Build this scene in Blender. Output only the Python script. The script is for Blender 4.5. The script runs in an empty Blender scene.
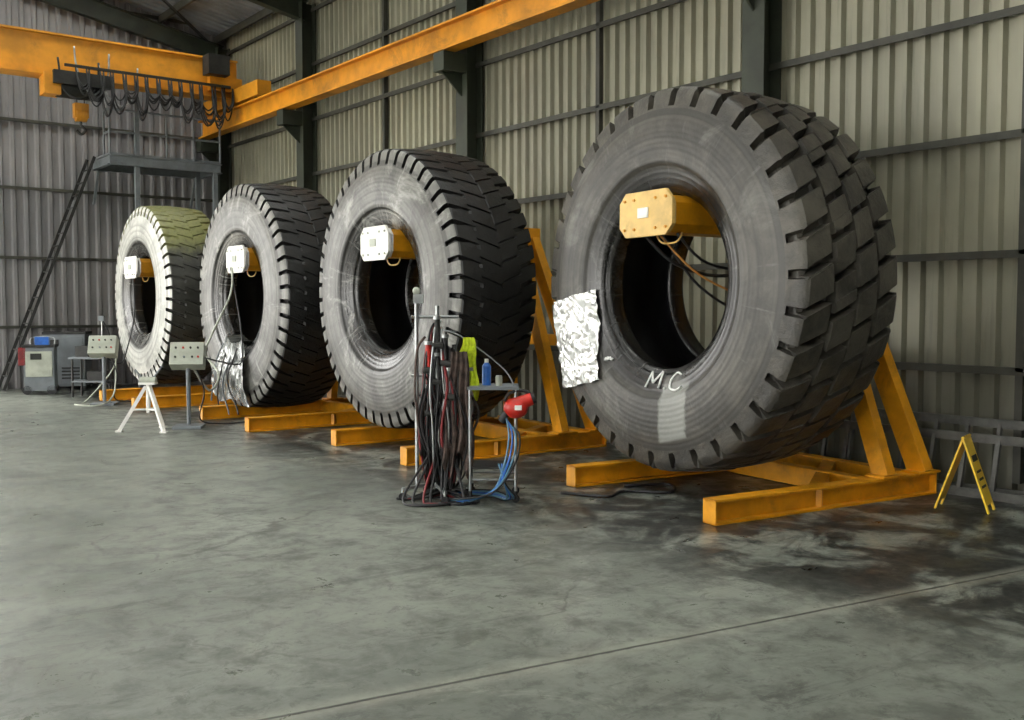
import bpy, math, random
import numpy as np
from mathutils import Vector, Matrix
from mathutils import noise as mn
random.seed(7)

# ------------------------------------------------------------ helpers
def lin(c):
    out=[]
    for v in c:
        v=v/255.0
        out.append(v/12.92 if v<=0.04045 else ((v+0.055)/1.055)**2.4)
    return (out[0],out[1],out[2],1.0)

def scale_c(c,s): return tuple(min(255,v*s) for v in c)

class NT:
    def __init__(s,name):
        s.m=bpy.data.materials.new(name); s.m.use_nodes=True
        s.t=s.m.node_tree; s.b=s.t.nodes['Principled BSDF']
    def n(s,typ,**kw):
        nd=s.t.nodes.new(typ)
        for k,v in kw.items(): setattr(nd,k,v)
        return nd
    def l(s,a,b): s.t.links.new(a,b)
    def setin(s,nd,key,v):
        if isinstance(v,bpy.types.NodeSocket): s.l(v,nd.inputs[key])
        else: nd.inputs[key].default_value=v
    def math(s,op,a,b=0.0,c=None,clamp=False):
        nd=s.n('ShaderNodeMath',operation=op); nd.use_clamp=clamp
        s.setin(nd,0,a); s.setin(nd,1,b)
        if c is not None: s.setin(nd,2,c)
        return nd.outputs[0]
    def noise(s,scale,detail=4,rough=0.6,vec=None,dist=0.0):
        nd=s.n('ShaderNodeTexNoise')
        nd.inputs['Scale'].default_value=scale; nd.inputs['Detail'].default_value=detail
        nd.inputs['Roughness'].default_value=rough; nd.inputs['Distortion'].default_value=dist
        if vec is not None: s.l(vec,nd.inputs['Vector'])
        return nd.outputs['Fac']
    def ramp(s,fac,a,b,lo=0.0,hi=1.0):
        nd=s.n('ShaderNodeMapRange'); nd.interpolation_type='SMOOTHSTEP'
        s.setin(nd,0,fac); s.setin(nd,1,a); s.setin(nd,2,b); s.setin(nd,3,lo); s.setin(nd,4,hi)
        return nd.outputs[0]
    def mix(s,fac,a,b,blend='MIX'):
        nd=s.n('ShaderNodeMix',data_type='RGBA',blend_type=blend)
        s.setin(nd,0,fac); s.setin(nd,6,a); s.setin(nd,7,b)
        return nd.outputs[2]
    def obj(s): return s.n('ShaderNodeTexCoord').outputs['Object']
    def mapv(s,vec,sc):
        nd=s.n('ShaderNodeMapping'); s.l(vec,nd.inputs[0]); nd.inputs['Scale'].default_value=sc
        return nd.outputs[0]
    def sep(s,vec):
        nd=s.n('ShaderNodeSeparateXYZ'); s.l(vec,nd.inputs[0]); return nd.outputs
    def bump(s,h,strength=0.3,dist=0.02):
        nd=s.n('ShaderNodeBump'); nd.inputs['Strength'].default_value=strength
        nd.inputs['Distance'].default_value=dist; s.l(h,nd.inputs['Height']); s.l(nd.outputs[0],s.b.inputs['Normal'])

def mat(name,c,rough=0.6,metal=0.0,var=0.25,scale=6.0,bump=0.0,dirt=None,dirt_amt=0.5):
    k=NT(name); o=k.obj()
    f=k.noise(scale,5,0.6,o)
    col=k.mix(k.ramp(f,0.3,0.7),lin(scale_c(c,1-var)),lin(scale_c(c,1+var*0.5)))
    if dirt:
        f2=k.noise(scale*0.6,8,0.75,o,0.5)
        col=k.mix(k.ramp(f2,0.52,0.66,0,dirt_amt),col,lin(dirt))
    k.l(col,k.b.inputs['Base Color'])
    k.b.inputs['Roughness'].default_value=rough; k.b.inputs['Metallic'].default_value=metal
    if bump: k.bump(k.noise(scale*5,4,0.6,o),bump)
    return k.m

class MB:
    def __init__(s): s.v=[]; s.f=[]; s.mi=[]; s.sm=[]; s.mats=[]
    def midx(s,m):
        if m not in s.mats: s.mats.append(m)
        return s.mats.index(m)
    def add(s,vs,fs,m,smooth=False):
        b=len(s.v); s.v.extend([tuple(v) for v in vs]); i=s.midx(m)
        for f in fs: s.f.append(tuple(b+k for k in f)); s.mi.append(i); s.sm.append(smooth)
    def box(s,c,size,m,rot=None):
        c=Vector(c); vs=[]
        for sx in(-.5,.5):
            for sy in(-.5,.5):
                for sz in(-.5,.5):
                    p=Vector((sx*size[0],sy*size[1],sz*size[2]))
                    if rot: p=rot@p
                    vs.append(c+p)
        s.add(vs,[(0,1,3,2),(4,6,7,5),(0,4,5,1),(2,3,7,6),(0,2,6,4),(1,5,7,3)],m)
    def frame(s,p0,p1,up=(0,0,1)):
        p0=Vector(p0);p1=Vector(p1);d=(p1-p0);L=d.length;d.normalize()
        u=Vector(up)
        if abs(d.dot(u))>0.98: u=Vector((0,1,0))
        sd=d.cross(u).normalized(); u2=sd.cross(d).normalized()
        return p0,p1,d,sd,u2,L
    def beam(s,p0,p1,w,h,m,up=(0,0,1)):
        p0,p1,d,sd,u,L=s.frame(p0,p1,up)
        vs=[]
        for p in(p0,p1):
            for a,b in((-1,-1),(1,-1),(1,1),(-1,1)): vs.append(p+sd*a*w/2+u*b*h/2)
        s.add(vs,[(0,3,2,1),(4,5,6,7),(0,1,5,4),(1,2,6,5),(2,3,7,6),(3,0,4,7)],m)
    def ibeam(s,p0,p1,w,h,m,t=0.02,up=(0,0,1)):
        q0,q1,d,sd,u,L=s.frame(p0,p1,up)
        o=u*(h/2-t/2)
        s.beam(q0+o,q1+o,w,t,m,u); s.beam(q0-o,q1-o,w,t,m,u); s.beam(q0,q1,t,h-2*t,m,u)
    def cyl(s,p0,p1,r0,m,r1=None,seg=14,cap=True):
        if r1 is None:r1=r0
        p0,p1,d,sd,u,L=s.frame(p0,p1)
        vs=[]
        for p,r in((p0,r0),(p1,r1)):
            for i in range(seg):
                a=2*math.pi*i/seg; vs.append(p+sd*math.cos(a)*r+u*math.sin(a)*r)
        s.add(vs,[(i,(i+1)%seg,seg+(i+1)%seg,seg+i) for i in range(seg)],m,True)
        if cap: s.add(vs,[tuple(range(seg))[::-1],tuple(range(seg,2*seg))],m)
    def tube(s,pts,r,m,seg=7,sub=6):
        P=[Vector(p) for p in pts]
        if sub>1 and len(P)>2:
            Q=[]
            for i in range(len(P)-1):
                a=P[max(i-1,0)];b=P[i];c=P[i+1];d=P[min(i+2,len(P)-1)]
                for k in range(sub):
                    t=k/sub
                    Q.append(0.5*((2*b)+(c-a)*t+(2*a-5*b+4*c-d)*t*t+(3*b-a-3*c+d)*t**3))
            Q.append(P[-1]); P=Q
        vs=[];n=len(P); ref=None
        for i,p in enumerate(P):
            d=(P[min(i+1,n-1)]-P[max(i-1,0)])
            if d.length<1e-6:d=Vector((0,0,1))
            d.normalize()
            if ref is None: ref=Vector((0,0,1)) if abs(d.z)<.9 else Vector((1,0,0))
            sd=d.cross(ref)
            if sd.length<1e-3: sd=d.cross(Vector((0,1,0)))
            sd.normalize();u=sd.cross(d).normalized(); ref=u
            for k in range(seg):
                a=2*math.pi*k/seg; vs.append(p+sd*math.cos(a)*r+u*math.sin(a)*r)
        fs=[]
        for i in range(n-1):
            for k in range(seg):
                fs.append((i*seg+k,i*seg+(k+1)%seg,(i+1)*seg+(k+1)%seg,(i+1)*seg+k))
        fs.append(tuple(range(seg))); fs.append(tuple(range((n-1)*seg,n*seg)))
        s.add(vs,fs,m,True)
    def prism(s,poly,axis_dir,depth,m,org=(0,0,0),ex=(1,0,0),ey=(0,0,1)):
        o=Vector(org);ex=Vector(ex);ey=Vector(ey);ad=Vector(axis_dir)
        n=len(poly); vs=[o+ex*a+ey*b for a,b in poly]+[o+ex*a+ey*b+ad*depth for a,b in poly]
        s.add(vs,[tuple(range(n)),tuple(range(2*n-1,n-1,-1))]+[(i,i+n,(i+1)%n+n,(i+1)%n) for i in range(n)],m)
    def sphere(s,c,r,m,sx=1,sy=1,sz=1,seg=14,rings=8):
        c=Vector(c);vs=[]
        for j in range(rings+1):
            th=math.pi*j/rings
            for i in range(seg):
                a=2*math.pi*i/seg
                vs.append(c+Vector((r*sx*math.sin(th)*math.cos(a),r*sy*math.sin(th)*math.sin(a),r*sz*math.cos(th))))
        s.add(vs,[(j*seg+i,(j+1)*seg+i,(j+1)*seg+(i+1)%seg,j*seg+(i+1)%seg) for j in range(rings) for i in range(seg)],m,True)
    def build(s,name,loc=(0,0,0),rz=0.0,bevel=0.0,parent=None,recalc=True):
        me=bpy.data.meshes.new(name); me.from_pydata(s.v,[],s.f)
        for m in s.mats: me.materials.append(m)
        me.polygons.foreach_set('material_index',s.mi); me.polygons.foreach_set('use_smooth',s.sm)
        me.update()
        if recalc:
            import bmesh
            bm=bmesh.new(); bm.from_mesh(me); bmesh.ops.recalc_face_normals(bm,faces=bm.faces); bm.to_mesh(me); bm.free()
        ob=bpy.data.objects.new(name,me); bpy.context.collection.objects.link(ob)
        ob.location=loc; ob.rotation_euler=(0,0,rz)
        if bevel:
            b=ob.modifiers.new('bevel','BEVEL'); b.width=bevel; b.segments=2; b.limit_method='ANGLE'
        if parent: ob.parent=parent
        return ob

# ------------------------------------------------------------ materials
YEL=mat('yellow_paint',(222,152,22),0.42,0,0.12,3,0.05,dirt=(130,96,44),dirt_amt=0.4)
YELP=mat('yellow_plate_paint',(224,186,108),0.5,0,0.1,4,dirt=(160,130,70),dirt_amt=0.4)
YELC=mat('crane_yellow',(212,142,28),0.5,0,0.15,1.5,dirt=(130,90,34),dirt_amt=0.55)
WHT=mat('white_paint',(232,230,224),0.5,0,0.05,5,dirt=(180,176,165),dirt_amt=0.4)
BLK=mat('black_rubber_hose',(26,26,28),0.5,0,0.3,8)
DRK=mat('dark_steel',(44,44,42),0.6,0.2,0.3,4)
COLM=mat('column_green_grey',(46,52,40),0.6,0.0,0.2,2,dirt=(30,31,26))
GIRT=mat('girt_steel',(62,62,54),0.6,0.1,0.2,3)
GALV=mat('galvanised_steel',(165,168,168),0.35,0.8,0.15,10)
GREY=mat('grey_enamel',(112,118,122),0.5,0,0.1,3,dirt=(76,78,80))
LGREY=mat('panel_beige_grey',(166,170,156),0.5,0,0.1,4)
RED=mat('red_plastic',(190,40,28),0.4,0,0.15,8)
DRED=mat('dark_red_hose',(120,30,32),0.5,0,0.2,8)
BLUE=mat('blue_plastic',(40,100,185),0.35,0,0.15,8)
LBLUE=mat('light_blue_hose',(80,125,150),0.4,0,0.1,8)
HIVIS=mat('hi_vis_fabric',(215,235,45),0.8,0,0.12,20)
RAG=mat('dirty_rag',(84,70,64),0.9,0,0.35,14,0.3)
BRAG=mat('dark_fabric',(44,40,42),0.9,0,0.35,14,0.3)
PAPER=mat('silver_white_foil',(226,227,224),0.22,0.55,0.06,6)
FOIL=mat('silver_wrap_film',(150,152,150),0.24,0.6,0.2,5)
NOTE=mat('notice_paper',(220,220,214),0.6,0,0.05,6)
CHALK=mat('white_chalk',(235,235,232),0.9,0,0.03,30)
ORG=mat('orange_hose',(190,130,60),0.5,0,0.1,9)
ALU=mat('weathered_aluminium',(92,92,88),0.5,0.2,0.2,6)

def wall_mat(name,c1,c2,darkc,lowmix=0.55):
    k=NT(name); o=k.obj(); x,y,z=k.sep(o)
    f=k.noise(0.35,4,0.6,o)
    col=k.mix(k.ramp(f,0.35,0.65),lin(c1),lin(c2))
    st=k.noise(2.0,6,0.7,k.mapv(o,(3,3,0.25)))
    col=k.mix(k.ramp(st,0.5,0.75,0,0.5),col,lin(darkc))
    low=k.ramp(z,0.0,2.8,lowmix,0.0)  # wall colour gets darker towards the bottom
    col=k.mix(low,col,lin(darkc))
    k.l(col,k.b.inputs['Base Color']); k.b.inputs['Roughness'].default_value=0.5
    k.b.inputs['Metallic'].default_value=0.1
    return k.m
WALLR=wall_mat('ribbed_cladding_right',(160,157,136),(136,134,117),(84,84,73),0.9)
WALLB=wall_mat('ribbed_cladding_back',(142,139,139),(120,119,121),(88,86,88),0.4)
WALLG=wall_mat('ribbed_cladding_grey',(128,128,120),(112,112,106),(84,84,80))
ROOF=mat('roof_sheet',(124,130,136),0.6,0.0,0.2,1.0)

def floor_mat():
    k=NT('stained_concrete'); o=k.obj(); x,y,z=k.sep(o)
    n1=k.noise(0.45,6,0.62,o,0.4); n2=k.noise(3.0,8,0.7,o,0.3); n3=k.noise(28,4,0.6,o)
    col=k.mix(k.ramp(n1,0.32,0.68),lin((112,117,109)),lin((142,146,136)))
    col=k.mix(k.ramp(n2,0.44,0.70,0,0.75),col,lin((84,87,81)))
    n4=k.noise(1.3,10,0.78,o,1.2)
    col=k.mix(k.ramp(n4,0.56,0.66,0,0.5),col,lin((164,166,154)))
    n6=k.noise(0.9,9,0.75,o,2.0)
    col=k.mix(k.ramp(n6,0.52,0.62,0,0.6),col,lin((78,79,73)))
    n7=k.noise(7.0,8,0.8,o,0.6)
    col=k.mix(k.ramp(n7,0.53,0.62,0,0.6),col,lin((68,69,65)))
    col=k.mix(k.ramp(n3,0.55,0.8,0,0.4),col,lin((84,86,80)))
    n8=k.noise(1.6,8,0.75,k.mapv(o,(0.5,3.0,1.0)),0.8)
    col=k.mix(k.ramp(n8,0.56,0.64,0,0.5),col,lin((64,65,62)))
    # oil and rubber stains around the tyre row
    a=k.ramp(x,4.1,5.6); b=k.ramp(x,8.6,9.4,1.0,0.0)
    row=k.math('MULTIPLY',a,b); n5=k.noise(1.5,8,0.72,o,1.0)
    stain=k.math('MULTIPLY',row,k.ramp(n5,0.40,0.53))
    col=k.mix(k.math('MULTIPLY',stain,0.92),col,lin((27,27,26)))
    vo=k.n('ShaderNodeTexVoronoi',feature='DISTANCE_TO_EDGE'); vo.inputs['Scale'].default_value=0.33
    wn=k.n('ShaderNodeTexNoise'); wn.inputs['Scale'].default_value=1.4; wn.inputs['Detail'].default_value=6
    k.l(o,wn.inputs['Vector'])
    va=k.n('ShaderNodeVectorMath',operation='MULTIPLY_ADD'); k.l(wn.outputs['Color'],va.inputs[0])
    va.inputs[1].default_value=(0.9,0.9,0.0); k.l(o,va.inputs[2]); k.l(va.outputs[0],vo.inputs['Vector'])
    cr=k.ramp(vo.outputs['Distance'],0.0015,0.006,1.0,0.0)
    cr=k.math('MULTIPLY',cr,k.ramp(n1,0.45,0.55,0.0,0.6))
    col=k.mix(cr,col,lin((60,60,54)))
    d=k.math('ADD',y,k.math('MULTIPLY',x,0.162))
    d=k.math('ADD',k.math('SUBTRACT',d,4.1),k.math('MULTIPLY',n2,0.02)); d=k.math('ADD',d,63.49)
    d=k.math('MODULO',d,7.0); d=k.math('ABSOLUTE',k.math('SUBTRACT',d,0.5))
    j=k.ramp(d,0.005,0.018,1.0,0.0)
    col=k.mix(k.ramp(d,0.02,0.12,0.35,0.0),col,lin((172,172,158)))
    col=k.mix(k.math('MULTIPLY',j,0.85),col,lin((40,40,37)))
    k.l(col,k.b.inputs['Base Color'])
    k.l(k.ramp(n2,0.3,0.7,0.26,0.55),k.b.inputs['Roughness'])
    h=k.math('ADD',k.math('MULTIPLY',n3,0.3),k.math('ADD',n2,k.math('MULTIPLY',j,-1.0)))
    k.bump(h,0.25,0.01)
    return k.m
FLOOR=floor_mat()
GROUND=mat('outside_ground',(186,182,170),0.9,0,0.15,0.5)

# ------------------------------------------------------------ room
WX,WY,EAVE=9.3,23.0,8.0
X0,Y0=-15.0,-9.0
RIDGE=-3.0; SL=0.19
def roofz(x): return EAVE+(WX-x)*SL if x>RIDGE else EAVE+(WX-RIDGE)*SL-(RIDGE-x)*SL
m=MB(); m.box(((X0+WX)/2,(Y0+WY)/2,-0.1),(WX-X0+0.4,WY-Y0+0.4,0.2),FLOOR); m.build('floor')
m=MB(); m.box((0,0,-0.32),(160,160,0.2),GROUND); m.build('ground')

def ribbed(a0,a1,fn,matl,pitch=0.2,depth=0.035):
    mb=MB(); prof=[]; a=a0
    while a<a1:
        prof+=[(a,0),(a+pitch*0.50,0),(a+pitch*0.62,depth),(a+pitch*0.88,depth)]
        a+=pitch
    prof.append((a1,0))
    prof=[(min(p[0],a1),p[1]) for p in prof]
    cols=[fn(p[0],p[1]) for p in prof]; nn=len(cols[0])
    vs=[v for c in cols for v in c]; fs=[]
    for i in range(len(cols)-1):
        for j in range(nn-1): fs.append((i*nn+j,i*nn+j+1,(i+1)*nn+j+1,(i+1)*nn+j))
    mb.add(vs,fs,matl); return mb
def addmb(d,sr):
    b=len(d.v); d.v+=sr.v
    for f,sm in zip(sr.f,sr.sm): d.f.append(tuple(b+k for k in f)); d.mi.append(d.midx(sr.mats[0])); d.sm.append(sm)
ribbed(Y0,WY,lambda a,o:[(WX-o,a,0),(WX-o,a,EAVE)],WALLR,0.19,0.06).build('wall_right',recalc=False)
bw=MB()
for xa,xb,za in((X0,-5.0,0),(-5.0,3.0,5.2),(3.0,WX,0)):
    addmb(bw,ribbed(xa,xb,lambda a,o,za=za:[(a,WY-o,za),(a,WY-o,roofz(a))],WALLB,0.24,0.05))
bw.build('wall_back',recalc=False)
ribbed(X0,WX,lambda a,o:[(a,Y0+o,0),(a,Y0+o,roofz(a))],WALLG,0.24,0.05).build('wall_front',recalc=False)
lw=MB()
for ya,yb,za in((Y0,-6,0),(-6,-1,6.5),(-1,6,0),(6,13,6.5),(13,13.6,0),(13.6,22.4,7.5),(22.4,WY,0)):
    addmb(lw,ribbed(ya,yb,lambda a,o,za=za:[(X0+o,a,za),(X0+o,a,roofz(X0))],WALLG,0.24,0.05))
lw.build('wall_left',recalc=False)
def roofpiece(ya,yb,xa,xb):
    return ribbed(ya,yb,lambda a,o:[(xa,a,roofz(xa)-o),(xb,a,roofz(xb)-o)],ROOF,0.25)
rf=MB()
segs=[(Y0,-4.5),(-3.3,1.5),(2.7,7.5),(8.7,13.5),(14.7,19.6),(20.8,WY)]
for (ya,yb) in segs:
    addmb(rf,roofpiece(ya,yb,RIDGE,WX+0.1)); addmb(rf,roofpiece(ya,yb,X0,RIDGE))
for i in range(len(segs)-1):
    ya,yb=segs[i][1],segs[i+1][0]
    for xa,xb in((WX-1.2,WX+0.1),(RIDGE,RIDGE+1.5),(X0,X0+2),(RIDGE-1.5,RIDGE)):
        addmb(rf,roofpiece(ya,yb,xa,xb))
rf.build('ceiling',recalc=False)
k=NT('skylight_sheet'); k.t.nodes.remove(k.b)
tr=k.n('ShaderNodeBsdfTranslucent'); tp=k.n('ShaderNodeBsdfTransparent'); mx=k.n('ShaderNodeMixShader')
tr.inputs[0].default_value=(0.85,0.87,0.85,1); tp.inputs[0].default_value=(0.9,0.92,0.9,1)
mx.inputs[0].default_value=0.6; k.l(tr.outputs[0],mx.inputs[1]); k.l(tp.outputs[0],mx.inputs[2])
k.l(mx.outputs[0],k.t.nodes['Material Output'].inputs[0]); SKYL=k.m
for i in range(len(segs)-1):
    ya,yb=segs[i][1],segs[i+1][0]
    for xa,xb in((RIDGE+1.5,WX-1.2),(X0+2,RIDGE-1.5)):
        q=MB(); q.add([(xa,ya,roofz(xa)+.03),(xb,ya,roofz(xb)+.03),(xb,yb,roofz(xb)+.03),(xa,yb,roofz(xa)+.03)],[(0,1,2,3)],SKYL)
        q.build('window_skylight_%d'%(i*2+(1 if xa>RIDGE else 2)),recalc=False)
COLY=[-9+0.2,-4.0,1.6,7.2,12.8,18.4,22.75]
q=MB()
x=WX-0.3
while x>X0:
    q.beam((x,Y0,roofz(x)-0.14),(x,WY-0.05,roofz(x)-0.14),0.06,0.16,GIRT); x-=1.3
q.build('trim_1')
q=MB()
for y in COLY:
    q.ibeam((WX-0.25,y,roofz(WX)-0.45),(RIDGE,y,roofz(RIDGE)-0.45),0.18,0.4,COLM)
    q.ibeam((X0,y,roofz(X0)-0.45),(RIDGE,y,roofz(RIDGE)-0.45),0.18,0.4,COLM)
for a,b in((18.4,22.7),(12.8,18.4)):
    for s1,s2 in((0,1),(1,0)):
        xs=(WX-0.6,4.5); q.beam((xs[s1],a,roofz(xs[s1])-0.3),(xs[s2],b,roofz(xs[s2])-0.3),0.05,0.05,DRK)
q.build('roof_rafters')
for y in COLY:
    c=MB(); xx=WX-0.24
    c.box((xx-0.14,y,EAVE/2-0.15),(0.025,0.30,EAVE-0.3),COLM); c.box((xx+0.14,y,EAVE/2-0.15),(0.025,0.30,EAVE-0.3),COLM)
    c.box((xx,y,EAVE/2-0.15),(0.26,0.02,EAVE-0.3),COLM)
    c.box((xx,y,0.015),(0.45,0.45,0.03),COLM)
    c.box((xx-0.36,y,5.42),(0.42,0.28,0.28),COLM)
    c.prism([(0,0),(0.4,0.35),(0,0.35)],(0,1,0),0.03,COLM,org=(xx-0.15,y-0.015,4.95),ex=(-1,0,0),ey=(0,0,1))
    c.build('steel_column')
q=MB()
for z in(1.13,2.2,3.28,4.38,5.46,6.54,7.6):
    q.box((WX-0.095,(Y0+WY)/2,z),(0.07,WY-Y0-0.2,0.055),GIRT)
    q.box((WX-0.125,(Y0+WY)/2,z-0.03),(0.015,WY-Y0-0.2,0.03),GIRT)
for y in(4.35,10.0,15.6,-1.2): q.box((WX-0.09,y,EAVE/2),(0.08,0.07,EAVE-0.2),GIRT)
q.build('trim_2')
q=MB()
for z in(1.3,2.75,4.2,5.6,7.0,8.2):
    for xa,xr in(((3.0,WX-0.2),(X0,-5.0)) if z<5 else ((X0,WX-0.2),)): q.box(((xa+xr)/2,WY-0.085,z),(xr-xa,0.07,0.06),GIRT)
q.build('trim_3')

# ------------------------------------------------------------ overhead crane
q=MB(); RX=8.62
q.ibeam((RX,Y0+0.2,5.78),(RX,WY-0.2,5.78),0.24,0.40,YELC,0.03)
q.box((RX,(Y0+WY)/2,5.995),(0.06,WY-Y0-0.6,0.04),DRK)
q.build('crane_runway_beam')
q=MB(); BY=21.0
q.box(((X0+2+RX)/2,BY,6.56),(RX-X0-2,0.38,0.78),YELC)
q.box(((X0+2+RX)/2,BY,6.18),(RX-X0-2,0.5,0.04),YELC); q.box(((X0+2+RX)/2,BY,6.95),(RX-X0-2,0.5,0.04),YELC)
q.box((RX,BY-0.1,6.18),(0.3,3.0,0.3),YELC); q.box((RX-0.3,BY,6.42),(0.7,0.7,0.3),YELC)
for dy in(-1.3,1.1): q.cyl((RX-0.08,BY+dy,6.14),(RX+0.08,BY+dy,6.14),0.12,DRK)
q.box((RX-0.55,BY-0.45,6.75),(0.45,0.35,0.4),DRK)
hx=5.45
q.box((hx,BY-0.35,6.12),(1.1,0.12,0.25),DRK); q.cyl((hx-0.45,BY-0.1,5.98),(hx+0.4,BY-0.1,5.98),0.2,DRK)
q.box((hx-0.55,BY-0.1,6.0),(0.3,0.4,0.4),YELC)
for dx in(-0.07,0.07): q.cyl((hx+dx,BY-0.1,5.9),(hx+dx,BY-0.1,5.6),0.012,BLK)
q.box((hx,BY-0.1,5.56),(0.26,0.18,0.28),YELC); q.cyl((hx-0.1,BY-0.1,5.48),(hx+0.1,BY-0.1,5.48),0.13,YELC)
q.tube([(hx,BY-0.1,5.38),(hx,BY-0.1,5.28),(hx+0.08,BY-0.1,5.20),(hx,BY-0.1,5.11),(hx-0.09,BY-0.1,5.18)],0.028,DRK)
x=5.3
q.box((6.75,BY-0.38,6.36),(3.3,0.05,0.05),DRK)
rr=random.Random(4)
while x<8.3:
    w=0.22+0.12*rr.random(); dp=0.45+0.4*rr.random()
    for o in(0,0.03,0.06,0.09,0.12):
        dd=dp*(1+rr.uniform(-.3,.15))
        q.tube([(x,BY-0.38,6.34),(x+0.03,BY-0.38-o,6.34-dd*0.7),(x+w/2,BY-0.38-o,6.34-dd),(x+w-0.03,BY-0.38-o,6.34-dd*0.7),(x+w,BY-0.38,6.34)],0.016,BLK,5,4)
    x+=w*0.8
q.tube([(5.0,BY-0.3,6.5),(5.1,BY-0.3,5.9),(5.4,BY-0.35,5.75),(5.7,BY-0.3,6.0),(5.75,BY-0.3,6.5)],0.02,BLK)
q.tube([(5.3,BY-0.3,6.75),(5.35,BY-0.32,6.3),(5.6,BY-0.35,5.85),(5.9,BY-0.3,6.2),(5.95,BY-0.3,6.7)],0.018,GALV)
q.tube([(5.75,BY-0.3,6.45),(5.9,BY-0.3,5.9),(6.2,BY-0.35,5.7),(6.45,BY-0.3,6.0),(6.5,BY-0.3,6.5)],0.018,GALV)
q.build('overhead_crane')

def lamp(loc):
    q=MB(); q.cyl((0,0,0),(0,0,0.9),0.015,DRK); q.cyl((0,0,-0.1),(0,0,0.05),0.12,GALV); q.cyl((0,0,-0.42),(0,0,-0.1),0.26,GALV,0.1,seg=20,cap=False)
    k=NT('lamp_glow'); k.b.inputs['Emission Color'].default_value=(1,0.97,0.9,1); k.b.inputs['Emission Strength'].default_value=6
    q.sphere((0,0,-0.3),0.1,k.m); q.build('high_bay_lamp',loc)
lamp((3.3,14.2,8.0)); lamp((3.3,3.0,8.0))

# ------------------------------------------------------------ mezzanine + ladder
q=MB()
x0,x1,y0,y1,z=6.1,8.42,21.3,22.5,4.85
q.box(((x0+x1)/2,(y0+y1)/2,z),(x1-x0,y1-y0,0.06),GREY)
for yy in(y0,y1): q.ibeam((x0,yy,z-0.12),(x1,yy,z-0.12),0.1,0.2,GREY,0.015)
for xx in(x0,x1): q.ibeam((xx,y0,z-0.12),(xx,y1,z-0.12),0.1,0.2,GREY,0.015)
for xx,yy in((x0+0.55,y0+0.05),(x1-0.1,y0+0.05),(x1-0.1,y1-0.1)): q.box((xx,yy,(z-0.2)/2),(0.09,0.09,z-0.2),GREY)
for a in(x0+0.1,x1-0.1): q.beam((a,y1,z-0.2),(a,y1+0.4,z-0.9),0.05,0.05,GREY)
q.box((x0+0.55,y0+0.02,z+0.6),(0.09,0.09,1.2),GREY)
for zz in(0.45,0.9):
    q.cyl((x0,y0,z+zz),(x1,y0,z+zz),0.022,GREY); q.cyl((x0,y0,z+zz),(x0,y1-0.8,z+zz),0.022,GREY)
for i in range(5):
    xx=x0+(x1-x0)*i/4; q.cyl((xx,y0,z),(xx,y0,z+0.9),0.022,GREY)
q.cyl((x0,y1-0.8,z),(x0,y1-0.8,z+0.9),0.022,GREY)
q.build('mezzanine_platform')
q=MB()
A=Vector((4.15,22.25,0.05));B=Vector((5.98,22.25,4.85))
for dy in(-0.28,0.28): q.beam(A+Vector((0,dy,0)),B+Vector((0,dy,0)),0.035,0.06,DRK)
for i in range(1,18):
    p=A.lerp(B,i/18); q.cyl(p+Vector((0,-0.28,0)),p+Vector((0,0.28,0)),0.016,DRK,seg=8)
q.build('access_ladder')

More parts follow.
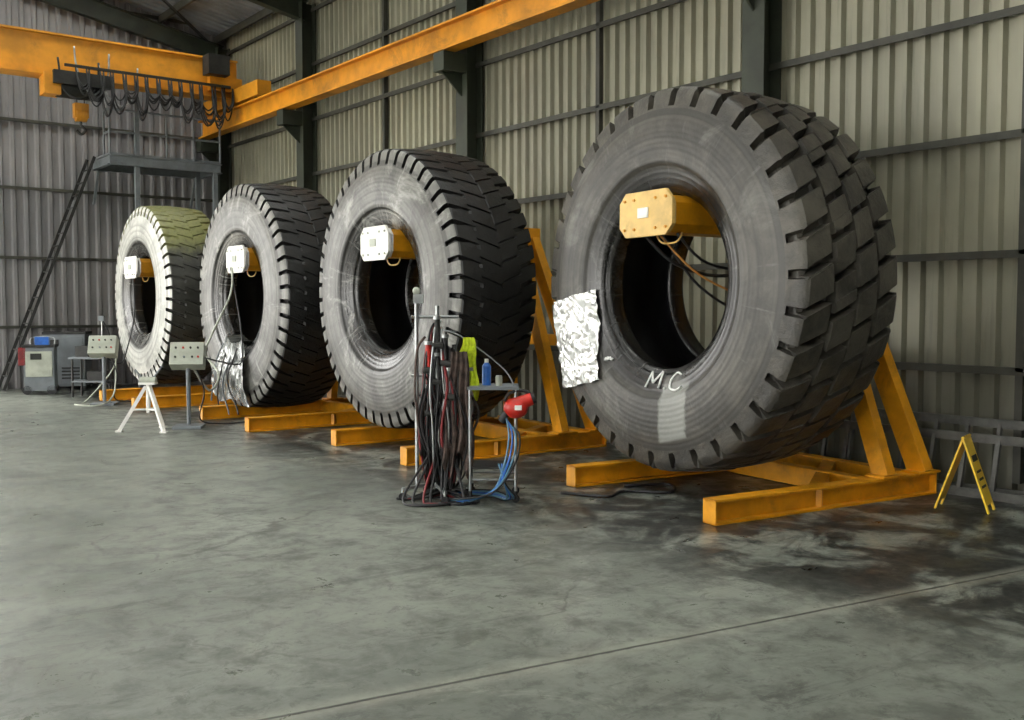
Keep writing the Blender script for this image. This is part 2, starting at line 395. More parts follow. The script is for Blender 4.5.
# ------------------------------------------------------------ tyres
def rubber(name,c_lo,c_hi,kind,patch=None,chalk=0.3,green=None,seed=0.0):
    k=NT(name); o=k.obj(); x,y,z=k.sep(o)
    mp=k.n('ShaderNodeMapping'); k.l(o,mp.inputs[0]); mp.inputs['Location'].default_value=(seed,seed*1.7,seed*0.6); os=mp.outputs[0]
    n=k.noise(2.2,7,0.7,os,0.6); nf=k.noise(14,5,0.65,os)
    col=k.mix(k.ramp(n,0.35,0.68),lin(c_lo),lin(c_hi))
    col=k.mix(k.ramp(nf,0.5,0.8,0,0.4),col,lin(scale_c(c_lo,0.7)))
    k.b.inputs['Roughness'].default_value=0.48
    if kind=='side':
        r=k.math('SQRT',k.math('ADD',k.math('MULTIPLY',y,y),k.math('MULTIPLY',z,z)))
        ang=k.math('ARCTAN2',y,z)
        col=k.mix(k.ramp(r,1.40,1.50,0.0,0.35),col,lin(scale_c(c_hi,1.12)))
        bn=k.n('ShaderNodeTexNoise',noise_dimensions='1D'); bn.inputs['Scale'].default_value=9.0; bn.inputs['Detail'].default_value=3; k.l(r,bn.inputs['W'])
        col=k.mix(k.ramp(bn.outputs['Fac'],0.45,0.65,0,0.65),col,lin(scale_c(c_lo,0.62)))
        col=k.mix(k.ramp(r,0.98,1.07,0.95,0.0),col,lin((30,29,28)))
        st=k.noise(1.1,7,0.72,os,1.0)
        cv=k.n('ShaderNodeCombineXYZ'); k.l(k.math('MULTIPLY',ang,9.0),cv.inputs[0]); k.l(r,cv.inputs[1]); cv.inputs[2].default_value=seed
        st2=k.noise(1.6,6,0.7,cv.outputs[0])
        col=k.mix(k.ramp(st,0.53,0.70,0,chalk),col,lin((196,196,188)))
        col=k.mix(k.ramp(st2,0.58,0.72,0,chalk*0.7),col,lin((200,200,194)))
        if patch:
            yc,hw,z0,z1=patch
            mk=k.ramp(k.math('ADD',k.math('ABSOLUTE',k.math('SUBTRACT',y,yc)),k.math('MULTIPLY',nf,0.10)),hw,hw+0.05,1.0,0.0)
            mz=k.math('MULTIPLY',k.ramp(k.math('ADD',z,k.math('MULTIPLY',y,0.25)),z0,z0+0.03),k.ramp(z,z1-0.2,z1,1.0,0.0))
            col=k.mix(k.math('MULTIPLY',k.math('MULTIPLY',mk,mz),0.55),col,lin((168,170,164)))
        w=k.math('SINE',k.math('MULTIPLY',r,130.0))
        h=k.math('ADD',k.math('MULTIPLY',w,0.15),nf); k.bump(h,0.35,0.01)
        k.l(k.ramp(r,0.9,1.1,0.26,0.46),k.b.inputs['Roughness'])
    else: k.bump(k.math('ADD',nf,n),0.5,0.02)
    if green:
        gm=k.math('MULTIPLY',k.ramp(k.math('ADD',z,k.math('MULTIPLY',n,0.8)),1.0,1.45),k.ramp(nf,0.25,0.55,0.4,0.8))
        col=k.mix(gm,col,lin(green))
    k.l(col,k.b.inputs['Base Color'])
    return k.m
INNER=rubber('tyre_inner_liner',(22,22,24),(34,34,36),'x')
def catmull(P,sub):
    out=[];n=len(P)
    for i in range(n-1):
        a=P[max(i-1,0)];b=P[i];c=P[i+1];d=P[min(i+2,n-1)]
        for k in range(sub):
            t=k/sub
            out.append(tuple(0.5*((2*b[j])+(c[j]-a[j])*t+(2*a[j]-5*b[j]+4*c[j]-d[j])*t*t+(3*b[j]-a[j]-3*c[j]+d[j])*t**3) for j in(0,1)))
    out.append(P[-1]); return out
def tyre(loc,rz,R,W,rb,N,typ,msides,mtread):
    k=R/1.75; hw=W/2
    if typ=='A': V=[0,0.014,0.026,0.16,0.31,0.43,0.44,0.485,0.495,0.64,0.80,0.93]
    else: V=[0,0.02,0.035,0.18,0.33,0.46,0.475,0.525,0.54,0.68,0.82,0.93]
    out=[]
    for v in V: out.append((hw-v*hw*0.90,R-0.035*k*v*v,'t',v))
    sc_=0.9 if typ=='A' else 1
    for (dx,dr,e) in((0.085,0.045,1.),(0.062,0.075,1.),(0.052,0.12,1.),(0.045,0.17,1.),(0.040,0.195,.9),(0.036,0.215,0.0)):
        out.append((dx*k,R-dr*k*sc_,'s',e))
    side=[(0.036,R-.215*k*sc_),(0.022,R-.27*k),(0.010,R-.33*k),(0.0,R-.45*k),(0.0,R-.58*k),(0.010,rb+0.27*k),(0.035,rb+0.235*k),(0.045,rb+0.21*k),(0.07,rb+0.13*k),(0.10,rb+0.055*k),(0.125,rb+0.04*k),(0.15,rb+0.002),(0.2,rb-0.008),(0.30,rb),(0.33,rb+0.03)]
    for p in catmull(side,3)[1:]: out.append((p[0],p[1],'w',0))
    cav=[(0.33,rb+0.03),(0.27,rb+0.10),(0.17,rb+.25),(0.13,rb+.45),(0.16,R-.36*k),(0.28,R-.22*k),(hw*0.8,R-.17*k),(hw,R-.165*k)]
    for p in catmull(cav,3)[1:]: out.append((p[0],p[1],'i',0))
    prof=[(a,b,c,-v) for a,b,c,v in out]
    prof+=[(W-a,b,c,v) for a,b,c,v in out[::-1][1:-1]]
    FR=[0,.03,.07,.26,.30,.36,.47,.50,.68,.71,.80,.82,.97,.99] if typ=='A' else [0,.02,.06,.28,.32,.36,.5,.52,.63,.65,.75,.77,.87,.89]
    K=len(FR); J=len(prof); I=N*K
    D=(0.115 if typ=='A' else 0.075)*k
    def ingr(f): return .05<=f<=.29
    def shear(v):
        if typ!='A': return 0.9*abs(v)
        return 0.85*v
    rs=random.Random(9); lr=[[rs.uniform(-1,1) for _ in range(4)] for _ in range(N)]
    verts=np.zeros((I,J,3))
    for i in range(I):
        f=FR[i%K]; lug=i//K
        for j,(x,r,kd,v) in enumerate(prof):
            d=0;dx=0;extra=0
            if kd=='t':
                av=abs(v)
                if typ=='A':
                    if 0.435<av<0.49: d=D*.75
                    if av<0.02: d=D*.5
                    if av>0.46 and ingr(f): d=D
                    if av<=0.46 and v<=0 and .49<=f<=.69: d=max(d,D*.9)
                    if av<=0.46 and v>0 and .81<=f<=.98: d=max(d,D*.9)
                    col=(0 if v<-.46 else 1 if v<0 else 2 if v<.46 else 3); extra=0.010*lr[lug][col]
                else:
                    if av>0.5 and ingr(f): d=D*(0.35 if av<0.8 else 1.0)
                    if av<0.5 and v<=0 and .52<=f<=.63: d=D*.3
                    if av<0.5 and v>0 and .77<=f<=.87: d=D*.3
                    extra=0.006*k*math.sin(lug*12.9+ (1 if v>0 else 3)*7.1)
                sh=shear(v)
            elif kd=='s':
                if ingr(f): d=D*(0.65 if typ=='A' else 0.75)*abs(v); dx=(0.055 if typ=='A' else 0.06)*k*abs(v)
                sh=shear(1 if x>hw else -1)
            else:
                sh=shear(1 if x>hw else -1)
                if kd=='i': sh=0
            a=2*math.pi*((lug+f)+ sh)/N
            rr=r-d+extra
            xx=x+(dx if x<hw else -dx)
            verts[i,j]=(xx,rr*math.sin(a),rr*math.cos(a))
    faces=[];mi=[]
    kd=[p[2] for p in prof]
    for j in range(J):
        j2=(j+1)%J
        a,b=kd[j],kd[j2]
        base=1 if (a in'ts' and b in'ts') else (2 if (a=='i' or b=='i') else 0)
        shoulder=(a=='s' and b=='s') or (a=='s' and b=='w') or (a=='w' and b=='s')
        for i in range(I):
            f=FR[i%K]; mm=base
            if shoulder: mm=1 if (.02<=f<.31 or typ=='A') else 0
            i2=(i+1)%I; faces.append((i*J+j,i2*J+j,i2*J+j2,i*J+j2)); mi.append(mm)
    me=bpy.data.meshes.new('mining_tyre'); me.from_pydata(verts.reshape(-1,3).tolist(),[],faces)
    for mt in(msides,mtread,INNER): me.materials.append(mt)
    me.polygons.foreach_set('material_index',mi); me.polygons.foreach_set('use_smooth',[True]*len(mi))
    me.update()
    import bmesh
    bm=bmesh.new(); bm.from_mesh(me); bmesh.ops.recalc_face_normals(bm,faces=bm.faces); bm.to_mesh(me); bm.free()
    me.set_sharp_from_angle(angle=math.radians(32))
    ob=bpy.data.objects.new('mining_tyre',me); bpy.context.collection.objects.link(ob)
    ob.location=loc; ob.rotation_euler=(0,0,rz); return ob
R5=math.radians(-5)
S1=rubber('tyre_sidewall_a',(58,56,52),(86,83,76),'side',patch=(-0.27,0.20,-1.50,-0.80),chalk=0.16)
S2=rubber('tyre_sidewall_b_lit',(74,73,70),(112,111,106),'side',chalk=0.5,seed=3.0)  # sidewalls b to d: stronger light on the far tyres put into the colour
S3=rubber('tyre_sidewall_c_lit',(80,79,76),(122,121,116),'side',chalk=0.6,seed=6.0)
S4=rubber('tyre_sidewall_d_lit',(156,156,150),(206,206,199),'side',chalk=0.8,seed=9.0)  # nearly white: brightness of the lit face is part of this base colour
T1m=rubber('tyre_tread_a',(52,50,46),(86,82,73),'t')
T2m=rubber('tyre_tread_b',(22,22,22),(34,34,33),'t')
T4m=rubber('tyre_tread_d',(46,46,42),(66,66,60),'t',green=(138,140,84))
TL1=(6.55,6.40,1.94)
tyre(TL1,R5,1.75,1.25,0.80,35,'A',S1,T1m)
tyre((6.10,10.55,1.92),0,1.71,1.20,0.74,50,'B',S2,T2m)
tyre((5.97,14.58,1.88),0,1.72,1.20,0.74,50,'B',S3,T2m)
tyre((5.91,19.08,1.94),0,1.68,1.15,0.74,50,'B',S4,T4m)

# ------------------------------------------------------------ stands
def stand(loc,rz,ay,plate,az,hwid=0.95,front=-0.6,tone=YEL,rear=2.05,pf=-0.38):
    q=MB(); h=0.2
    for s in(-1,1):
        q.ibeam((front,s*hwid,h/2),(rear,s*hwid,h/2),0.15,h,tone,0.022)
        q.box((front+0.01,s*hwid,h/2),(0.02,0.15,h),tone)
        q.box((rear,s*hwid,h/2),(0.02,0.15,h),tone)
        q.beam((rear-0.12,s*hwid,h),(rear-0.42,s*0.26+ay,az+0.1),0.11,0.20,tone,up=(0,1,0))
        q.beam((rear-0.62,s*hwid,h),(rear-0.58,s*0.24+ay,az+0.0),0.11,0.17,tone,up=(0,1,0))
        q.box((rear-0.12,s*hwid,h+0.01),(0.3,0.2,0.02),tone); q.box((rear-0.6,s*hwid,h+0.01),(0.3,0.2,0.02),tone)
    q.beam((rear-0.12,-hwid,h/2),(rear-0.12,hwid,h/2),0.13,h-0.02,tone)
    q.beam((rear-0.75,-hwid,h/2),(rear-0.75,hwid,h/2),0.13,h-0.02,tone)
    q.beam((0.55,-hwid,h/2),(rear-0.12,hwid*0.1,h/2),0.13,h-0.04,tone)
    q.beam((rear-0.3,-0.6+ay*0.5,1.3),(rear-0.3,0.6+ay*0.5,1.3),0.1,0.14,tone)
    q.box((rear-0.5,ay,az),(0.35,0.62,0.5),tone)
    c=0.07; a=0.21; b=0.165
    oc=[(-a+c,-b),(a-c,-b),(a,-b+c),(a,b-c),(a-c,b),(-a+c,b),(-a,b-c),(-a,-b+c)]
    q.prism(oc,(1,0,0),rear-0.4-pf-0.05,YEL,org=(pf+0.05,ay,az),ex=(0,1,0),ey=(0,0,1))
    a=0.37;b=0.2;c=0.09
    oc=[(-a+c,-b),(a-c,-b),(a,-b+c),(a,b-c),(a-c,b),(-a+c,b),(-a,b-c),(-a,-b+c)]
    q.prism(oc,(1,0,0),0.035,plate,org=(pf,ay,az),ex=(0,1,0),ey=(0,0,1))
    q.prism([(u*0.8,v*0.85) for u,v in oc],(1,0,0),0.03,plate,org=(pf+0.08,ay,az),ex=(0,1,0),ey=(0,0,1))
    for u in(-0.29,-0.15,0.15,0.29):
        for v in(-0.13,0.13):
            q.cyl((pf-0.015,ay+u,az+v),(pf,ay+u,az+v),0.014,YEL if plate is not WHT else LGREY,seg=6)
    q.box((pf-0.007,ay+0.02,az+0.01),(0.012,0.15,0.09),LGREY if plate is WHT else WHT)
    q.tube([(-0.1,ay+0.18,az-0.165),(-0.1,ay+0.1,az-0.24),(-0.1,ay-0.1,az-0.24),(-0.1,ay-0.18,az-0.165)],0.010,YELP)
    return q.build('tyre_stand',loc,rz,bevel=0.006)
stand((6.72,6.10,0),math.radians(-7),0.17,YELP,2.53,0.97,-0.62)
stand((6.30,10.1,0),math.radians(-4),0.25,WHT,2.46,0.93,-0.6,rear=2.15,pf=-0.36)
stand((6.2,13.95,0),math.radians(-2),0.33,WHT,2.42,0.95,-0.70,rear=2.1,pf=-0.36)
stand((6.1,18.1,0),0,0.78,WHT,2.44,0.95,-0.90,rear=2.1,pf=-0.38)

q=MB()
q.tube([(6.6,6.35,2.35),(6.9,6.15,2.0),(7.5,5.95,1.75),(8.2,5.8,1.6),(8.5,5.9,1.2)],0.010,ORG)
q.tube([(6.5,6.45,2.36),(6.75,6.3,2.1),(7.3,6.2,2.0),(7.9,6.1,2.2),(8.2,6.1,2.4)],0.016,BLK)
q.tube([(6.7,6.40,2.36),(6.95,6.2,1.9),(7.6,6.0,1.55),(8.3,5.9,1.4),(8.7,6.0,1.0)],0.013,BLK)
q.tube([(6.6,6.15,2.36),(6.9,6.05,2.1),(7.6,5.95,2.05),(8.2,5.9,2.3)],0.013,BLK)
q.build('air_hose')

def face_world(ly,lz,lx):
    c,s=math.cos(R5),math.sin(R5); return (TL1[0]+lx*c-ly*s,TL1[1]+lx*s+ly*c,TL1[2]+lz)
def sidex(r,off=0.0):
    r=r-off
    pr=[(0.6,0.15),(0.84,0.12),(0.93,0.065),(1.01,0.045),(1.035,0.035),(1.07,0.008),(1.17,0.0),(1.3,0.0),(1.43,0.010),(1.5,0.022),(1.56,0.036),(1.72,0.06),(2.2,0.09)]
    for (a,xa),(b,xb) in zip(pr,pr[1:]):
        if r<=b: return xa+(xb-xa)*(r-a)/(b-a)
    return 0.09
q=MB();n=64;vs=[]
for i in range(n+1):
    for j in range(n+1):
        u=i/n;v=j/n
        ly=1.56-0.66*u-0.16*v+0.006*math.sin(v*13); lz=-0.19-0.88*v+0.13*u+0.006*math.sin(u*14)
        r=math.hypot(ly,lz)
        w=mn.fractal(Vector((u*3.2+v*2,v*3.5-u*1.5,0.3)),0.9,2.0,3)+1.1*abs(mn.noise(Vector((u*7-v*5,v*6,2.0))))+0.7*abs(mn.noise(Vector((u*15+v*9,v*11-u*5,5.0))))
        lx=sidex(r)-0.03-0.026*w
        vs.append(face_world(ly,lz,lx))
q.add(vs,[(i*(n+1)+j,(i+1)*(n+1)+j,(i+1)*(n+1)+j+1,i*(n+1)+j+1) for i in range(n) for j in range(n)],PAPER,True)
q.build('foil_sheet',recalc=False)
q=MB()
def stroke(pts):
    q.tube([face_world(a,b,sidex(math.hypot(a,b))-0.008) for a,b in pts],0.011,CHALK,5,3)
def L(pts,oy,oz,s): stroke([(oy-a*s,oz+b*s) for a,b in pts])
oy,oz,ss=0.14,-0.97,0.18
L([(0,0),(0.15,0.8)],oy,oz,ss); L([(0.15,0.8),(0.5,0.25)],oy,oz,ss); L([(0.5,0.25),(0.95,0.85)],oy,oz,ss); L([(0.95,0.85),(1.0,0)],oy,oz,ss)
L([(1.4,0),(1.48,0.05)],oy,oz,ss)
L([(2.5,0.75),(2.1,0.85),(1.8,0.5),(1.85,0.1),(2.3,0.0),(2.7,0.2)],oy,oz,ss)
L([(0,0.0),(0.1,0.4),(0.3,0.1),(0.4,0.5),(0.6,0.2),(0.8,0.5),(1.1,0.1),(1.3,0.4)],0.72,-0.75,0.07)
q.build('chalk_lettering')

# silver film wrapped over the lower bead of the third tyre
q=MB(); nu,nv=60,60; vs=[]
CY,CZ,CX=14.58,1.88,5.97
for i in range(nu+1):
    for j in range(nv+1):
        u=i/nu; v=j/nv
        ang=math.radians(146+54*u+3*math.sin(v*5))
        r=0.735+ (1.66-0.735+0.10*math.sin(u*7))*v
        w=mn.fractal(Vector((u*9,v*2.2,1.7)),0.8,2.0,4)+1.2*abs(mn.noise(Vector((u*14+v*2,v*3,4.0))))
        base=min(sidex(r,-0.03),0.06)
        bulge=0.07+0.07*math.sin(math.pi*u)*(0.4+0.6*math.sin(math.pi*min(1,v*1.2)))
        xx=CX+base-bulge-0.035*w
        if v<0.12: xx=CX+0.30-(0.30-base+bulge)*(v/0.12)-0.02*w; r=0.72-0.01*w
        vs.append((xx,CY+r*math.sin(ang),CZ+r*math.cos(ang)))
q.add(vs,[(i*(nv+1)+j,(i+1)*(nv+1)+j,(i+1)*(nv+1)+j+1,i*(nv+1)+j+1) for i in range(nu) for j in range(nv)],FOIL,True)
q.build('silver_wrap_sheet',recalc=False)

# ------------------------------------------------------------ tool stand
CR=math.radians(-37.7)
q=MB()
q.cyl((-0.21,0,0.1),(-0.21,0,1.82),0.018,GALV); q.cyl((-0.03,0.05,0.08),(-0.03,0.05,1.72),0.02,GALV)
q.cyl((-0.26,0,1.62),(0.16,0.05,1.62),0.014,GALV); q.cyl((-0.26,0.02,1.1),(0.16,0.05,1.1),0.012,GALV)
q.sphere((-0.21,0,1.85),0.035,LGREY); q.box((-0.19,-0.02,1.78),(0.09,0.06,0.08),GALV)
for a in(20,110,200,290):
    r=math.radians(a); e=(-0.05+0.3*math.cos(r),0.02+0.3*math.sin(r),0.1)
    q.beam((-0.05,0.02,0.14),e,0.03,0.03,GALV); q.cyl((e[0],e[1]-0.012,0.035),(e[0],e[1]+0.012,0.035),0.035,BLK); q.cyl((e[0],e[1],0.05),(e[0],e[1],0.11),0.012,GALV)
q.beam((-0.21,0,0.12),(-0.03,0.05,0.12),0.03,0.03,GALV)
r=random.Random(11)
for i in range(46):
    x=r.gauss(-0.02,0.09); mm=r.choice([BLK,BLK,BLK,DRED,BRAG,GALV,RAG,BLK]); y=r.uniform(-0.1,0.04); zb=r.uniform(0.06,0.7); zt=r.uniform(1.25,1.63)
    x2=x*0.9+r.uniform(-0.08,0.08)
    q.tube([(x*.6,y+.03,zt),(x*.8-0.02,y-0.04,zt-.12),(x2,y-0.06,1.0),(x2*1.2+r.uniform(-.09,.09),y-0.05,(1.0+zb)/2),(x2+0.03,y-0.03,zb),(x2+r.uniform(.04,.12),y,zb+0.18),(x2+0.05,y,0.9+r.uniform(-.2,.2))],r.uniform(0.008,0.013),mm)
for x,z,mm in((-0.10,1.38,RED),(-0.03,1.28,GALV),(0.05,1.44,BLK),(-0.09,1.0,DRED),(0.08,1.15,GREY),(-0.02,1.6,DRK)):
    q.cyl((x,-0.12,z),(x+0.01,-0.12,z-0.22),0.025,mm,0.02); q.cyl((x,-0.12,z+0.03),(x,-0.12,z),0.035,GALV); q.cyl((x-0.04,-0.13,z-0.22),(x+0.05,-0.13,z-0.23),0.032,DRK)
def cloth(q,cx,cy,zt,w,h,m,ph,th=0.03):
    n=18;vs=[]
    for i in range(n+1):
        for j in range(n+1):
            u=i/n-.5;v=j/n; f=0.55+0.45*min(1,v*2.2)
            vs.append((cx+u*w*f+0.015*math.sin(v*9+ph),cy+th*math.sin(u*24+ph+v*2)*(.3+v)-0.02*math.cos(v*6),zt-h*v*(1-0.13*math.sin(u*9+ph))))
    q.add(vs,[(i*(n+1)+j,(i+1)*(n+1)+j,(i+1)*(n+1)+j+1,i*(n+1)+j+1) for i in range(n) for j in range(n)],m,True)
cloth(q,0.16,-0.13,1.32,0.26,1.0,RAG,1.0,0.035); cloth(q,0.03,-0.11,1.35,0.28,1.10,BRAG,2.2,0.035); cloth(q,-0.09,-0.07,1.0,0.2,0.62,BRAG,0.3)
for i in range(9):
    ox=r.uniform(-.12,.12)
    q.tube([(-0.1+0.03*i,-0.1,0.4),(-0.2+0.05*i+ox,-0.25,0.05),(-0.15+0.05*i,-0.3+ox,0.018),(0.1+0.03*i,-0.2+ox,0.02),(0.05+ox,-0.05,0.02+0.012*i),(-0.25+ox,-0.1,0.02),(-0.35,0.1+ox,0.015)],0.011,r.choice([BLK,BLK,DRED,BLK]))
q.build('air_tool_stand',(4.91,7.39,0),CR,recalc=False)

q=MB()
w,d,h=0.40,0.4,1.0
for sx in(-1,1):
    for sy in(-1,1):
        x,y=sx*w/2,sy*d/2
        q.cyl((x,y,0.07),(x,y,h),0.013,GALV); q.cyl((x,y-.012,0.035),(x,y+.012,0.035),0.035,BLK); q.cyl((x,y,0.04),(x,y,0.1),0.016,DRK)
q.box((0,0,h),(w+0.05,d+0.05,0.025),GREY); q.box((0,0,0.3),(w,d,0.015),DRK)
for sy in(-1,1): q.cyl((-w/2,sy*d/2,0.2),(w/2,sy*d/2,0.2),0.01,GALV)
q.cyl((-w/2,d/2,h),(-w/2,d/2,1.42),0.012,GALV)
q.build('tool_table',(5.30,7.13,0),CR)
def on_table(q,name,dx,dy,z):
    c,s=math.cos(CR),math.sin(CR); return q.build(name,(5.30+dx*c-dy*s,7.13+dx*s+dy*c,z),CR,recalc=False)
q=MB(); q.cyl((0,0,0),(0,0,0.17),0.04,BLUE); q.cyl((0,0,0.17),(0,0,0.20),0.04,BLUE,0.018); q.cyl((0,0,0.20),(0,0,0.235),0.018,WHT); on_table(q,'water_bottle',-0.06,0.02,1.013)
q=MB(); q.cyl((0,0,0),(0,0,0.08),0.03,LGREY); q.cyl((0,0,0.08),(0,0,0.09),0.026,GALV); on_table(q,'paint_tin',0.05,-0.04,1.013)
q=MB(); cloth(q,0,0,1.44,0.18,0.50,HIVIS,0.6,0.012); q.box((0.0,-0.03,1.16),(0.1,0.012,0.03),GALV); q.build('hi_vis_vest',(5.10,7.24,0),CR,recalc=False)
q=MB()
q.sphere((0,0,0),0.11,RED,1.0,0.8,0.85); q.cyl((-0.02,0,0.02),(0.14,0,0.08),0.065,RED,0.055); q.cyl((0.14,0,0.08),(0.17,0,0.09),0.05,BLK); q.cyl((-0.06,0,-0.02),(-0.13,0,-0.12),0.035,BLK); q.box((0.02,-0.09,0.01),(0.06,0.02,0.04),WHT)
q.tube([(-0.1,0,0.06),(-0.05,0,0.13),(0.06,0,0.15),(0.13,0,0.12)],0.014,BLK)
on_table(q,'angle_grinder',0.20,-0.20,0.83)
q=MB()
for i,(mm) in enumerate((LBLUE,BLUE,LBLUE,BLK)):
    o=0.03*i
    q.tube([(0.1,-0.2,0.80-o),(0.14+o,-0.26,0.6),(0.1+o,-0.28,0.35),(0.0,-0.3-o,0.12),(-0.25-o,-0.3,0.02+.01*i),(-0.42,-0.15,0.02+.01*i),(-0.3,0.1,0.02+.01*i),(0.0,0.0+o,0.02+.01*i),(0.12+o,-0.2,0.03),(0.10,-0.3,0.2),(0.05+o,-0.26,0.35)],0.009,mm)
q.tube([(-0.5,0.3,1.5),(-0.3,0.1,1.45),(0.1,0,1.15),(0.2,-0.15,0.95),(0.2,-0.18,0.9)],0.007,GREY)
q.build('air_hose',(5.30,7.13,0),CR)
q=MB()
q.tube([(5.9,6.9,0.015),(6.1,6.5,0.015),(6.4,6.6,0.015),(6.7,6.3,0.015),(7.0,6.6,0.015),(6.6,6.8,0.015)],0.014,BLK)
q.build('air_hose')

# ------------------------------------------------------------ control panels
def panel(loc,scl=1.0):
    q=MB()
    rot=Matrix.Rotation(math.radians(-25),3,'X')
    q.box((0,0,1.02),(0.46,0.22,0.34),LGREY,rot)
    for i,(u,v,mm) in enumerate(((-.15,.08,DRK),(-.05,.08,RED),(.05,.08,DRK),(.15,.08,DRK),(-.15,-.06,DRK),(-.03,-.06,GREY),(.08,-.06,DRK),(.16,-.06,RED))):
        p=rot@Vector((u,-0.112,v))+Vector((0,0,1.02)); p2=rot@Vector((u,-0.130,v))+Vector((0,0,1.02)); q.cyl(p,p2,0.015,mm,seg=10)
    q.cyl((0,0,0.05),(0,0,0.88),0.03,GREY); q.box((0,0,0.02),(0.4,0.4,0.04),GREY)
    q.tube([(0.1,0.05,0.85),(0.2,0.1,0.5),(0.12,0.2,0.1),(0.4,0.3,0.02),(0.8,0.5,0.02)],0.012,BLK)
    return q.build('control_panel',loc,CR+math.radians(8),bevel=0.006)
panel((5.02,14.0,0)); panel((5.05,18.25,0))
q=MB()
for a in(200,320,80):
    r=math.radians(a); q.beam((0.03*math.cos(r),0.03*math.sin(r),0.62),(0.38*math.cos(r),0.38*math.sin(r),0.02),0.045,0.045,WHT)
    q.cyl((0,0,0.3),(0.21*math.cos(r),0.21*math.sin(r),0.3),0.016,WHT); q.box((0.38*math.cos(r),0.38*math.sin(r),0.012),(0.09,0.09,0.02),WHT)
q.cyl((0,0,0.25),(0,0,0.66),0.03,WHT); q.cyl((-0.11,0,0.70),(0.11,0,0.70),0.05,LGREY); q.box((0,0,0.66),(0.22,0.14,0.03),WHT)
q.cyl((0.05,0,0.7),(0.2,0,0.9),0.012,GREY); q.cyl((-0.05,0,0.7),(-0.18,0,0.85),0.012,GREY)
q.build('jack_stand',(4.45,13.98,0),CR)
q=MB()
q.tube([(5.85,14.4,2.3),(5.78,14.3,1.9),(5.6,14.6,1.3),(5.65,15.0,1.0),(5.7,14.6,0.7),(5.4,14.2,0.5),(5.1,14.05,0.86)],0.016,LGREY)
q.tube([(5.85,14.45,2.3),(5.8,14.0,1.5),(5.70,13.7,1.0),(5.55,13.6,0.9),(5.2,13.9,1.0)],0.012,BLK)
q.build('power_cable')
q=MB()
q.tube([(5.75,18.8,2.3),(5.7,18.6,1.6),(5.6,18.7,1.0),(5.4,18.5,0.7),(5.05,18.35,0.88)],0.014,BLK)
q.tube([(5.3,18.4,0.8),(5.2,18.2,0.2),(4.9,18.0,0.02),(4.6,18.4,0.02),(4.9,18.9,0.02),(5.3,18.8,0.5),(5.35,18.5,0.8)],0.014,LGREY)
q.build('power_cable')
q=MB()
for i in range(4):
    a0=math.radians(158+i*10)
    P=[]
    for rr2 in(0.80,0.98,1.15,1.35,1.55,1.70,1.80):
        P.append((5.97+sidex(rr2)-0.18-0.01*math.sin(rr2*9+i),14.58+rr2*math.sin(a0+0.05*math.sin(rr2*6+i)),max(0.08,1.88+rr2*math.cos(a0+0.05*math.sin(rr2*6+i)))))
    q.tube(P,0.012,BLK if i%2 else GREY)
q.build('lashing_rope')

# ------------------------------------------------------------ back-left machines
q=MB()
q.box((0,0,0.62),(0.80,0.7,1.08),GREY); q.box((0.0,-0.36,0.62),(0.72,0.02,0.95),GREY); q.box((0,0,1.18),(0.84,0.74,0.05),DRK)
for z in(0.25,0.32,0.39,0.46): q.box((0.12,-0.375,z),(0.35,0.015,0.03),DRK)
q.box((-0.2,-0.375,0.98),(0.2,0.02,0.13),DRK); q.box((-0.37,-0.36,0.62),(0.05,0.03,0.98),DRK)
for sx in(-1,1):
    for sy in(-1,1): q.box((sx*.35,sy*.28,0.04),(0.08,0.08,0.08),DRK)
q.build('air_compressor',(5.45,22.3,0),math.radians(-25),bevel=0.008)
q=MB()
q.box((0,0,0.5),(0.55,0.5,0.85),GREY); q.box((0,0,0.95),(0.6,0.55,0.05),DRK); q.box((0,-0.26,0.6),(0.48,0.02,0.5),LGREY); q.box((-0.3,-0.1,0.75),(0.14,0.3,0.35),DRED); q.box((0.05,-0.1,1.05),(0.25,0.2,0.16),BLUE)
q.box((-0.05,-0.275,0.75),(0.2,0.015,0.12),DRK)
for sx in(-1,1): q.cyl((sx*.22,-0.25,0.09),(sx*.22,-0.20,0.09),0.09,BLK); q.cyl((sx*.22,0.20,0.09),(sx*.22,0.25,0.09),0.09,BLK)
q.tube([(0.2,0.26,0.9),(0.2,0.36,1.1),(-0.2,0.36,1.1),(-0.2,0.26,0.9)],0.015,GALV)
q.build('welding_trolley',(4.72,21.4,0),math.radians(-20),bevel=0.006)
q=MB()
q.box((0,0,0.75),(0.7,0.5,0.04),GREY)
for sx in(-1,1):
    for sy in(-1,1): q.cyl((sx*.3,sy*.2,0),(sx*.3,sy*.2,0.75),0.02,DRK)
q.box((0,0,0.3),(0.65,0.45,0.03),GREY); q.box((-0.15,0,0.87),(0.25,0.25,0.2),DRK); q.cyl((0.2,0,0.77),(0.2,0,1.5),0.015,GALV); q.box((0.2,0,1.5),(0.10,0.08,0.1),GREY); q.box((0.1,0,0.4),(0.3,0.3,0.18),DRK)
q.tube([(0.2,0,1.5),(0.35,0,1.1),(0.3,-.1,0.5),(0.5,-0.2,0.02),(0.9,-0.1,0.02)],0.013,BLK)
q.build('tool_trolley',(5.35,20.1,0),CR)

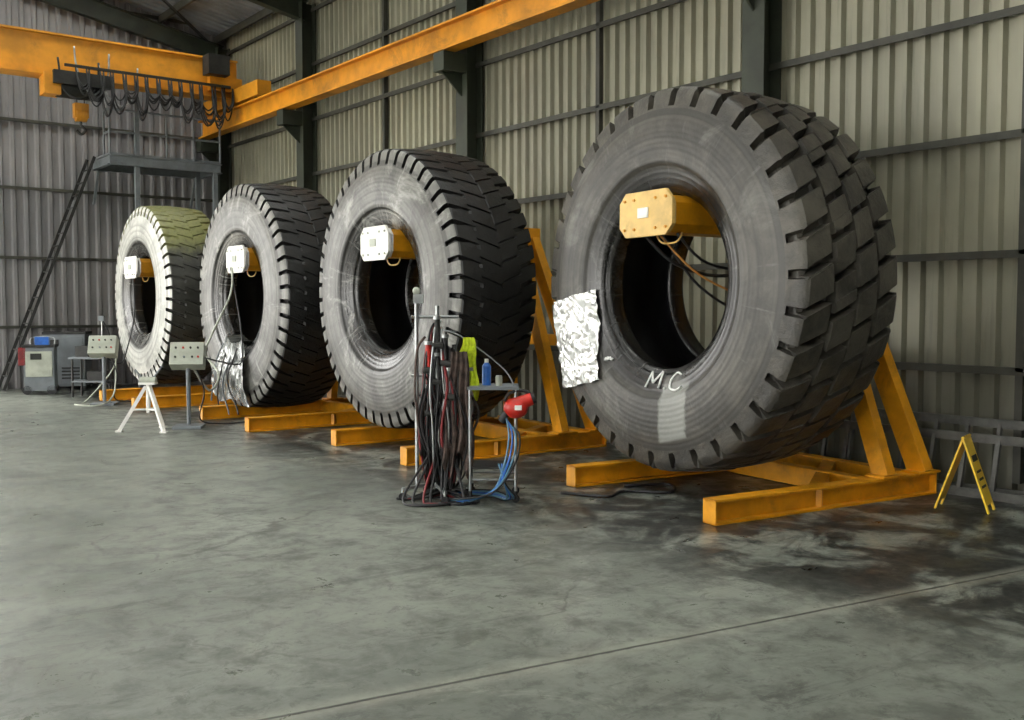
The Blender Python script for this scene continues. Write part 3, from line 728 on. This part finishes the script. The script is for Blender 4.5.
# ------------------------------------------------------------ right side: sign & ladders
SIGN=mat('safety_yellow_plastic',(242,200,46),0.4,0,0.05,5)
q=MB()
SH=0.62
for s in(-1,1):
    top=Vector((0,0,SH)); bot=Vector((s*0.21,0,0.0)); d=(bot-top)
    def P(t,y): return top+d*t+Vector((0,y,0))
    q.beam(P(0,0)+Vector((0,0,-0.01)),P(0.9,0),0.26,0.014,SIGN,up=(s*1.0,0,0.35))
    for yy in(-0.11,0.11): q.beam(P(0.88,yy),P(1,yy),0.045,0.014,SIGN,up=(s*1.0,0,0.35))
    q.beam(P(0.25,0)+Vector((s*0.009,0,0)),P(0.33,0)+Vector((s*0.009,0,0)),0.16,0.004,DRK,up=(s*1.0,0,0.35))
    for t in(.45,.55,.65): q.beam(P(t,0)+Vector((s*0.009,0,0)),P(t+0.03,0)+Vector((s*0.009,0,0)),0.14,0.004,DRK,up=(s*1.0,0,0.35))
q.cyl((0,-0.13,SH-0.005),(0,0.13,SH-0.005),0.012,SIGN)
q.build('caution_floor_sign',(8.17,4.30,0),math.radians(-74))
def ladder(loc,L,rz,tilt,w=0.62):
    q=MB()
    c,s=math.cos(tilt),math.sin(tilt)
    for t in(0,w): q.beam((t*s,-L/2,t*c+0.04),(t*s,L/2,t*c+0.04),0.03,0.08,ALU)
    n=int(L/0.3)
    for i in range(n):
        y=-L/2+0.15+i*0.3; q.beam((0,y,0.04),(w*s,y,w*c+0.04),0.035,0.035,ALU)
    q.build('extension_ladder',loc,rz)
ladder((8.93,4.35,0),4.9,0,math.radians(12)); ladder((8.74,4.0,0),4.4,math.radians(1.5),math.radians(14),0.5)
q=MB(); q.box((0,0,0),(0.01,0.10,0.15),NOTE); q.build('wall_notice',(9.225,4.15,1.45))

# ------------------------------------------------------------ light
w=bpy.data.worlds.new('sky'); bpy.context.scene.world=w; w.use_nodes=True
nt=w.node_tree; bg=nt.nodes['Background']
bg.inputs[0].default_value=(1.0,0.99,0.95,1); bg.inputs[1].default_value=10.0

cam=bpy.data.cameras.new('camera'); co=bpy.data.objects.new('camera',cam); bpy.context.collection.objects.link(co)
cam.sensor_width=36; cam.lens=35.16; co.location=(0,0,1.7)
co.rotation_euler=(math.radians(90-2.98),0,math.radians(-37.7))
bpy.context.scene.camera=co
bpy.context.scene.view_settings.view_transform='Standard'
bpy.context.scene.view_settings.exposure=0.0
